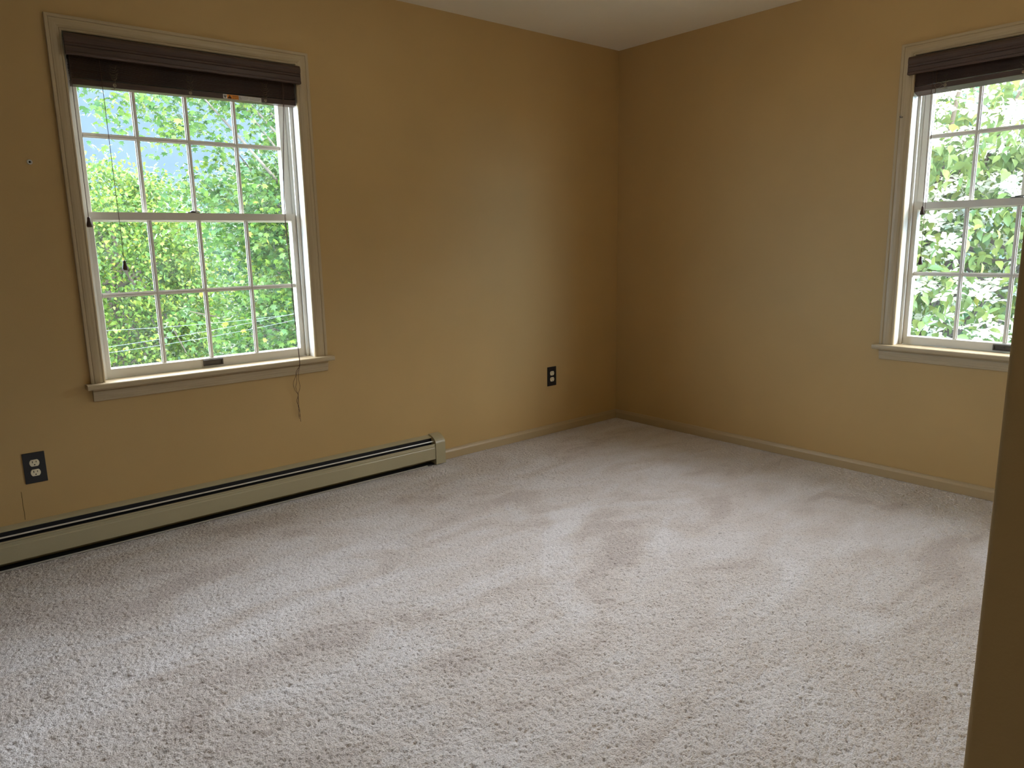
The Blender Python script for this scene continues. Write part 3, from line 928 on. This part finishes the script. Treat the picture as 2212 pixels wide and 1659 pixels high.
# ================================================================== baseboard heater
hx0, hx1 = XL, -1.575
root = empty('baseboard_heater', (-2.6, 0, 0))
RL = root.location.copy()
TH = lambda u, d, z: Vector((u, -d, z)) - RL
bm = bmesh.new()
extrude_profile(bm, [(0.0, 0.008), (0.004, 0.008), (0.004, 0.1605), (0.020, 0.1575), (0.0300, 0.1520), (0.0310, 0.1535), (0.0200, 0.1600), (0.004, 0.1655), (0.0, 0.1665)], [(hx0, 0), (hx1, 0)], TH)
obj('back_plate', bm, M['heater'], root)
bm = bmesh.new()
extrude_profile(bm, [(0.0455, 0.1390), (0.0475, 0.1400), (0.0500, 0.1350), (0.0485, 0.1335)], [(hx0, 0), (hx1, 0)], TH)
tag(obj('damper', bm, M['screw'], root), 'thin pale damper edge between two black slots')
bm = bmesh.new()
fp = [(0.0600, 0.0395), (0.0660, 0.0370), (0.0675, 0.0400), (0.0675, 0.1010), (0.0660, 0.1040), (0.0665, 0.1060), (0.0655, 0.1160), (0.0640, 0.1190), (0.0665, 0.1215), (0.0650, 0.1250), (0.0600, 0.1255), (0.0570, 0.1235), (0.0580, 0.1215), (0.0640, 0.1150)]
fp = [(0.0600, 0.0395), (0.0660, 0.0370), (0.0675, 0.0400), (0.0675, 0.1010), (0.0655, 0.1045), (0.0660, 0.1140), (0.0640, 0.1170), (0.0670, 0.1200), (0.0660, 0.1240), (0.0610, 0.1250), (0.0575, 0.1220), (0.0590, 0.1205), (0.0625, 0.1190), (0.0625, 0.1050), (0.0645, 0.1000), (0.0645, 0.0430), (0.0600, 0.0425)]
extrude_profile(bm, fp, [(hx0, 0), (hx1 - 0.003, 0)], TH)
obj('front_panel', bm, M['heater'], root)
bm = bmesh.new()   # black boxes put in for the shade inside the slots
box(bm, (hx0, 0.008, 0.055), (hx1, 0.052, 0.116), TH)
box(bm, (hx0, 0.0045, 0.116), (hx1, 0.0270, 0.1495), TH)
obj('slot_shade', bm, M['black'], root)
bm = bmesh.new()   # lower edge strip and its dark recess
extrude_profile(bm, [(0.048, 0.0045), (0.0570, 0.0020), (0.0580, 0.0035), (0.0500, 0.0065)], [(hx0, 0), (hx1 - 0.05, 0)], TH)
tag(obj('bottom_flange', bm, M['screw'], root), 'thin pale metal edge at the carpet')
bm = bmesh.new()
box(bm, (hx0, 0.004, 0.003), (hx1, 0.050, 0.0075), TH)
obj('inner_tray', bm, M['black'], root)
bm = bmesh.new()
ecp = [(0.0, 0.006), (0.0700, 0.006), (0.0710, 0.010), (0.0710, 0.1230), (0.0700, 0.1300), (0.0670, 0.1385), (0.0600, 0.1480), (0.0500, 0.1560), (0.0360, 0.1630), (0.0200, 0.1685), (0.0, 0.1710)]
extrude_profile(bm, ecp, [(hx1 - 0.0015, 0), (hx1, 0), (-1.514, 0), (-1.5125, 0)], TH)
for zz in (0.1240,):
    box(bm, (hx1 + 0.001, 0.0705, zz), (-1.5135, 0.0716, zz + 0.0015), TH)
obj('end_cap', bm, M['heater'], root)
tag(root, 'long beige baseboard heater with black slots along the left wall', 'heater')

# ================================================================== small fittings
bm = bmesh.new()
lathe(bm, [(0.0095, 0.0), (0.0095, -0.002), (0.0075, -0.0035), (0.0042, -0.003), (0.0036, -0.0008)], (0, 0, 0), 20, 'y')
root = empty('wall_anchor', (-3.3152, 0.0, 1.5538))
obj('collar', bm, M['screw'], root, True)
bm = bmesh.new()
lathe(bm, [(0.0036, -0.0009), (0.0034, -0.0012)], (0, 0, 0), 16, 'y')
obj('screw_hole', bm, M['slotdark'], root)
tag(root, 'small round pale wall anchor left of the left window', 'anchor')

root = empty('casing_hook', (-0.0185, -1.7875, 1.7742))
bm = bmesh.new()
tube(bm, smoothpath([(0.001, 0, 0), (-0.008, 0, -0.001), (-0.012, -0.003, -0.004), (-0.012, -0.010, -0.006), (-0.010, -0.015, -0.003)], 5), 0.0016, 8)
obj('hook_arm', bm, M['bronze'], root, True)
bm = bmesh.new()
for k in range(1):
    rings = []
    lathe(bm, [(0.0045, 0.0), (0.0040, 0.0015), (0.002, 0.002)], (0, 0, 0), 12, 'z', T=lambda x, y, z: Vector((-z, y, x)))
obj('hook_plate', bm, M['screw'], root, True)
tag(root, 'tiny dark metal hook on the right window casing', 'hook')

root = empty('fill_lamp_base', (-1.95, -1.80, H))  # unseen fitting, added only to go with the fill lamp
bm = bmesh.new()
lathe(bm, [(0.085, 0.0), (0.085, -0.003), (0.07, -0.004), (0.03, -0.0045)], (0, 0, 0), 24)
obj('canopy', bm, M['brass'], root, True)
tag(root, 'unseen round brass base added above the fill lamp', 'added lamp base')

# ================================================================== outdoors
GZ = -3.1
bm = bmesh.new()
box(bm, (-3.4, 0.6, GZ - 0.2), (90, 90, GZ))
vs_ = [[bm.verts.new((x, y, z)) for x, y in ((0.6, 0.6), (90, 0.6), (90, -76), (0.6, -2.6))] for z in (GZ - 0.2, GZ)]
for i_ in range(4): bm.faces.new((vs_[0][i_], vs_[0][(i_ + 1) % 4], vs_[1][(i_ + 1) % 4], vs_[1][i_]))
bm.faces.new(vs_[0]); bm.faces.new(vs_[1])
tag(obj('ground', bm, M['lawn']), kind='structure')
bm = bmesh.new()
box(bm, (-60, 0.6, GZ - 0.2), (-3.4, 90, GZ))  # unseen ground, added as a pale reflector for the room walls
vs_ = [[bm.verts.new((x, y, z)) for x, y in ((0.6, -2.6), (90, -76), (90, -90), (0.6, -90))] for z in (GZ - 0.2, GZ)]
for i_ in range(4): bm.faces.new((vs_[0][i_], vs_[0][(i_ + 1) % 4], vs_[1][(i_ + 1) % 4], vs_[1][i_]))
bm.faces.new(vs_[0]); bm.faces.new(vs_[1])
tag(obj('ground', bm, M['groundbounce']), kind='structure')

def leafshape(kind):
    if kind == 'small':
        v = np.array([[0, 0, 0], [-0.34, 0.30, 0.05], [0.34, 0.30, 0.05], [-0.20, 0.72, 0.0], [0.20, 0.72, 0.0], [0, 1.0, -0.12], [0, 0.45, -0.02]])
        f = np.array([[0, 6, 1], [0, 2, 6], [1, 6, 3], [2, 4, 6], [3, 6, 5], [4, 5, 6]])
        return v, f
    if kind == 'maple':
        ang = np.radians([-90, -48, -20, 5, 28, 60, 90, 120, 152, 175, 200, 228])
        rad = np.array([0.35, 0.34, 0.52, 0.30, 0.56, 0.30, 0.66, 0.30, 0.56, 0.30, 0.52, 0.34])
        p = np.stack([rad * np.cos(ang), rad * np.sin(ang) + 0.25, 0 * ang], -1)
        p[:, 2] = -0.35 * (p[:, 0] ** 2 + (p[:, 1] - 0.25) ** 2)
        v = np.vstack([[0, 0.15, 0.03], p])
        f = np.array([[0, i + 1, (i + 1) % 12 + 1] for i in range(12)])
        return v, f
    # ovate leaf folded on its midrib with a pointed, drooping tip
    ys = np.array([0.0, 0.22, 0.5, 0.78, 1.0])
    wd = np.array([0.0, 0.23, 0.27, 0.15, 0.0])
    zz = np.array([0.0, 0.03, 0.02, -0.06, -0.16])
    v = [[0, ys[0], zz[0]]]
    for i in (1, 2, 3):
        v += [[-wd[i], ys[i], zz[i] + 0.07], [0, ys[i], zz[i]], [wd[i], ys[i], zz[i] + 0.07]]
    v += [[0, 1.0, zz[4]]]
    f = [[0, 2, 1], [0, 3, 2], [1, 2, 5], [1, 5, 4], [2, 3, 6], [2, 6, 5], [4, 5, 8], [4, 8, 7], [5, 6, 9], [5, 9, 8], [7, 8, 10], [8, 9, 10]]
    return np.array(v, float), np.array(f)

def bractshape():
    V, Fc = [], []
    for k in range(4):
        a = k * math.pi / 2
        c, s = math.cos(a), math.sin(a)
        pr = [(0.0, 0.0, 0.0), (0.18, 0.12, 0.02), (0.18, -0.12, 0.02), (0.33, 0.19, 0.03), (0.33, 0.0, 0.0), (0.33, -0.19, 0.03), (0.43, 0.11, 0.01), (0.43, -0.11, 0.01), (0.56, 0.0, -0.05)]
        b = len(V)
        for x, y, z in pr: V.append([x * c - y * s, x * s + y * c, z])
        for f in ((0, 4, 1), (0, 2, 4), (1, 4, 3), (2, 5, 4), (3, 4, 6), (4, 5, 7), (4, 8, 6), (4, 7, 8)): Fc.append([i + b for i in f])
    b = len(V)
    q = 0.06
    for p in ((q, 0, 0.05), (0, q, 0.05), (-q, 0, 0.05), (0, -q, 0.05), (0, 0, 0.05 + q), (0, 0, 0.05 - q)): V.append(list(p))
    for i in range(4):
        Fc.append([b + i, b + (i + 1) % 4, b + 4]); Fc.append([b + (i + 1) % 4, b + i, b + 5])
    return np.array(V), np.array(Fc)

def rotm(yaw, pit, rol):
    cy, sy, cp, sp, cr, sr = np.cos(yaw), np.sin(yaw), np.cos(pit), np.sin(pit), np.cos(rol), np.sin(rol)
    n = len(yaw)
    R = np.empty((n, 3, 3))
    Rz = np.zeros((n, 3, 3)); Rz[:, 0, 0] = cy; Rz[:, 0, 1] = -sy; Rz[:, 1, 0] = sy; Rz[:, 1, 1] = cy; Rz[:, 2, 2] = 1
    Rx = np.zeros((n, 3, 3)); Rx[:, 0, 0] = 1; Rx[:, 1, 1] = cp; Rx[:, 1, 2] = -sp; Rx[:, 2, 1] = sp; Rx[:, 2, 2] = cp
    Ry = np.zeros((n, 3, 3)); Ry[:, 1, 1] = 1; Ry[:, 0, 0] = cr; Ry[:, 0, 2] = sr; Ry[:, 2, 0] = -sr; Ry[:, 2, 2] = cr
    return Rz @ Rx @ Ry

def scatter(name, shape, pos, size, pitch, rol, rnd, rng, mat, parent, yaw=None):
    v, f = shape
    n = len(pos)
    if yaw is None: yaw = rng.uniform(0, 2 * np.pi, n)
    R = rotm(yaw, pitch, rol)
    P = np.einsum('nij,kj->nki', R, v) * size[:, None, None] + pos[:, None, :]
    F = (f[None, :, :] + (np.arange(n) * len(v))[:, None, None]).reshape(-1, f.shape[1])
    me = fast_mesh(name, P.reshape(-1, 3), F, False, np.repeat(rnd, len(v)))
    return link(name, me, mat, parent)

def clumps_in(rng, c, rad, n, shell=0.5):
    d = rng.standard_normal((n, 3)); d /= np.linalg.norm(d, axis=1)[:, None]
    r = (shell + (1 - shell) * rng.random(n)) ** (1 / 1.5)
    return np.array(c) + d * r[:, None] * np.array(rad)

def tree(name, base, crown, rad, nclump, per, spread, leaf, lsize, mat, label, seed, group=None, droop=0.5, shell=0.45, limbs=14, thick=0.14, extra=None, rmul=1.0, zcut=None):
    rng = np.random.default_rng(seed)
    root = empty(name, base)
    B = np.array(base)
    cl = clumps_in(rng, crown, rad, nclump, shell)
    if extra is not None: cl = np.vstack([cl, extra])
    if zcut is not None: cl = cl[cl[:, 2] < zcut]
    cl = cl[~((cl[:, 0] < 0.7) & (cl[:, 1] < 0.7))]
    # leaves
    pos = np.repeat(cl, per, axis=0)
    off = rng.standard_normal(pos.shape) * np.array([spread, spread, spread * 0.38])
    pos = pos + off
    pos[:, 2] -= 0.35 * (off[:, 0] ** 2 + off[:, 1] ** 2) / spread
    n = len(pos)
    pos = pos[~((pos[:, 0] < 0.45) & (pos[:, 1] < 0.45))]
    n = len(pos)
    size = lsize * rng.uniform(0.7, 1.25, n)
    pit = rng.normal(-droop, 0.45, n)
    rol = rng.normal(0, 0.5, n)
    rnd = np.clip(rng.beta(2.2, 2.6, n) * rmul, 0, 1)
    scatter('foliage', leafshape(leaf), pos - B, size, pit, rol, rnd, rng, mat, root)
    # trunk
    cx, cy, cz = crown
    top = np.array([cx, cy, cz + rad[2] * 0.5])
    bm = bmesh.new()
    P = [B * (1 - t) + top * t + rng.normal(0, 0.03, 3) * (0 < t < 1) * rad[0] for t in np.linspace(0, 1, 8)]
    tube(bm, [Vector(p - B) for p in P], [thick * (1 - 0.85 * t) for t in np.linspace(0, 1, 8)], 10)
    obj('trunk', bm, M['bark'], root, True)
    # limbs out to the clumps
    bm = bmesh.new()
    idx = rng.choice(len(cl), min(limbs, len(cl)), replace=False)
    for i in idx:
        e = cl[i]
        t = rng.uniform(0.35, 0.95)
        s = B * (1 - t) + top * t
        m = (s + e) / 2 + rng.normal(0, 0.08, 3) * rad[0] * 0.5 + np.array([0, 0, 0.12 * rad[2] * 0.3])
        pth = smoothpath([Vector(s - B), Vector(m - B), Vector(e - B)], 5)
        tube(bm, pth, [max(0.004, thick * 0.28 * (1 - 0.9 * k / (len(pth) - 1))) for k in range(len(pth))], 6)
    obj('branches', bm, M['bark'], root, True)
    tag(root, label, 'tree', group)
    return root, cl, rng

# maple outside the left window: filling its right and middle, with thinner boughs reaching over the sky at the top left
rx = np.random.default_rng(3)
ex = np.vstack([rx.uniform([-2.3, 4.6, 2.6], [-0.6, 6.0, 3.6], (26, 3)), rx.uniform([-1.1, 4.8, -0.9], [0.0, 6.0, 2.3], (60, 3)), rx.uniform([-0.7, 4.9, 1.6], [1.3, 6.4, 3.6], (60, 3))])
tree('maple_tree', (1.9, 6.6, GZ), (1.75, 5.9, 0.9), (1.95, 1.4, 2.9), 430, 100, 0.19, 'maple', 0.07, M['maple'], 'leafy green maple just outside, filling the right of the left window', 21, extra=ex, limbs=60, shell=0.25, thick=0.16, zcut=3.7)
# yellow-green bushy tree low on the left
tree('bushy_tree', (-0.6, 12.6, GZ), (-0.35, 12.6, 0.1), (1.8, 1.8, 3.0), 330, 170, 0.32, 'small', 0.085, M['yellowleaf'], 'rounded yellow-green tree behind the maple, low in the left window', 22, limbs=20, thick=0.2, shell=0.5, rmul=1.25)
tree('shade_tree', (4.5, 24.0, GZ), (4.6, 24.0, -0.3), (5.5, 2.6, 3.9), 330, 120, 0.55, 'small', 0.18, M['farleaf'], 'bluish dark green tree farthest off, showing left of the maple', 23, limbs=12, thick=0.3, shell=0.6)
tree('shade_tree', (6.6, 17.0, GZ), (6.4, 17.0, 0.6), (3.2, 2.0, 4.4), 330, 100, 0.5, 'small', 0.19, M['farleaf'], 'tall dark green tree behind the maple, right side of left window', 24, limbs=12, thick=0.3, shell=0.6)

# dogwood outside the right window
dog, dcl, drng = tree('dogwood_tree', (2.4, -0.9, GZ), (2.55, -1.05, 0.85), (1.35, 1.75, 2.3), 330, 80, 0.17, 'ovate', 0.078, M['dogleaf'], 'dogwood covered in white blossoms close outside the right window', 31, droop=0.75, shell=0.3, limbs=60, thick=0.09, zcut=2.95)
bl_sh = bractshape()
def blossom_mesh(nm, pos, size, nrm_tilt, rng):
    n = len(pos)
    v, f = bl_sh
    yaw = rng.uniform(0, 2 * np.pi, n)
    R = rotm(yaw, rng.normal(0, nrm_tilt, n), rng.normal(0, nrm_tilt, n))
    P = np.einsum('nij,kj->nki', R, v) * size[:, None, None] + pos[:, None, :]
    F = (f[None] + (np.arange(n) * len(v))[:, None, None]).reshape(-1, 3)
    me = fast_mesh(nm, P.reshape(-1, 3), F, False, np.repeat(rng.random(n), len(v)))
    me.materials.append(M['bract']); me.materials.append(M['bud'])
    mi = np.zeros(len(f), dtype=np.int32); mi[-8:] = 1
    me.polygons.foreach_set('material_index', np.tile(mi, n))
    return me
# positions in flat sprays over the tops of the leaf clumps
BD = np.array(dog.location)
bp_ = []
for c in dcl:
    for k in range(20):
        a, r_ = drng.uniform(0, 2 * np.pi), drng.uniform(0.02, 0.30)
        bp_.append([c[0] + r_ * math.cos(a), c[1] + r_ * math.sin(a), c[2] + drng.uniform(0.02, 0.12) - 0.3 * r_ * r_ / 0.3])
bp_ = np.array(bp_)
bp_ = bp_[bp_[:, 0] > 1.1]
dist = np.linalg.norm(bp_ - np.array(CAM), axis=1)
# those seen through the window first
lam = (0 - CAM.x) / (bp_[:, 0] - CAM.x)
yy = CAM.y + (bp_[:, 1] - CAM.y) * lam
zz = CAM.z + (bp_[:, 2] - CAM.z) * lam
seen = (yy < -1.86) & (yy > -2.36) & (zz > 0.72) & (zz < 1.9)
order = np.argsort(dist + 50 * (~seen))
near, rest = order[:100], order[100:]
protos = [blossom_mesh('blossom', np.zeros((1, 3)), np.array([0.125]), 0.01, np.random.default_rng(k)) for k in range(4)]
brg = np.random.default_rng(77)
for q, i in enumerate(near):
    o = bpy.data.objects.new('blossom', protos[q % 4])
    COL.objects.link(o)
    o.parent = dog
    o.location = bp_[i] - BD
    s = brg.uniform(0.8, 1.15)
    o.scale = (s, s, s)
    o.rotation_euler = (brg.normal(0, 0.42), brg.normal(-0.25, 0.42), brg.uniform(0, 6.28))
o = bpy.data.objects.new('blossoms', blossom_mesh('blossoms', bp_[rest] - BD, brg.uniform(0.10, 0.14, len(rest)), 0.42, brg))
COL.objects.link(o); o.parent = dog; o['kind'] = 'stuff'
tree('shade_tree', (14.0, 3.2, GZ), (14.0, 3.4, 0.9), (3.0, 5.5, 4.6), 330, 90, 0.5, 'small', 0.20, M['farleaf'], 'dense green tree behind the white dogwood blossoms', 33, limbs=12, thick=0.3, shell=0.6)

tree('light_block_tree', (3.4, -5.4, GZ), (3.3, -5.1, 0.5), (1.9, 1.5, 2.8), 230, 90, 0.26, 'small', 0.12, M['farleaf'], 'unseen leafy tree added right of the dogwood to block light', 37, limbs=12, thick=0.12, shell=0.5)  # out of view, added to keep light off the far left wall

# overhead cables crossing behind the lower left panes
for k, (za, zb_, lab) in enumerate(((0.315, 0.300, 'uppermost of three pale cables low in the left window'), (0.128, 0.205, 'middle one of three pale cables low in the left window'), (0.060, 0.128, 'lowest of three pale cables low in the left window'))):
    bm = bmesh.new()
    pts_ = []
    y0 = 3.9
    sc_ = (y0 + 3.36) / (6 + 3.36)
    for t in np.linspace(-0.6, 2.2, 15):
        x = -1.93 + t * 1.05
        z = za + (zb_ - za) * t + 0.02 * (t - 0.5) ** 2
        pts_.append(Vector((CAM.x + (x - CAM.x) * sc_, y0, CAM.z + (z - CAM.z) * sc_)))
    tube(bm, pts_, 0.0018, 6)
    tag(obj('overhead_cable', bm, M['cable']), lab, 'cable', 'overhead cables')
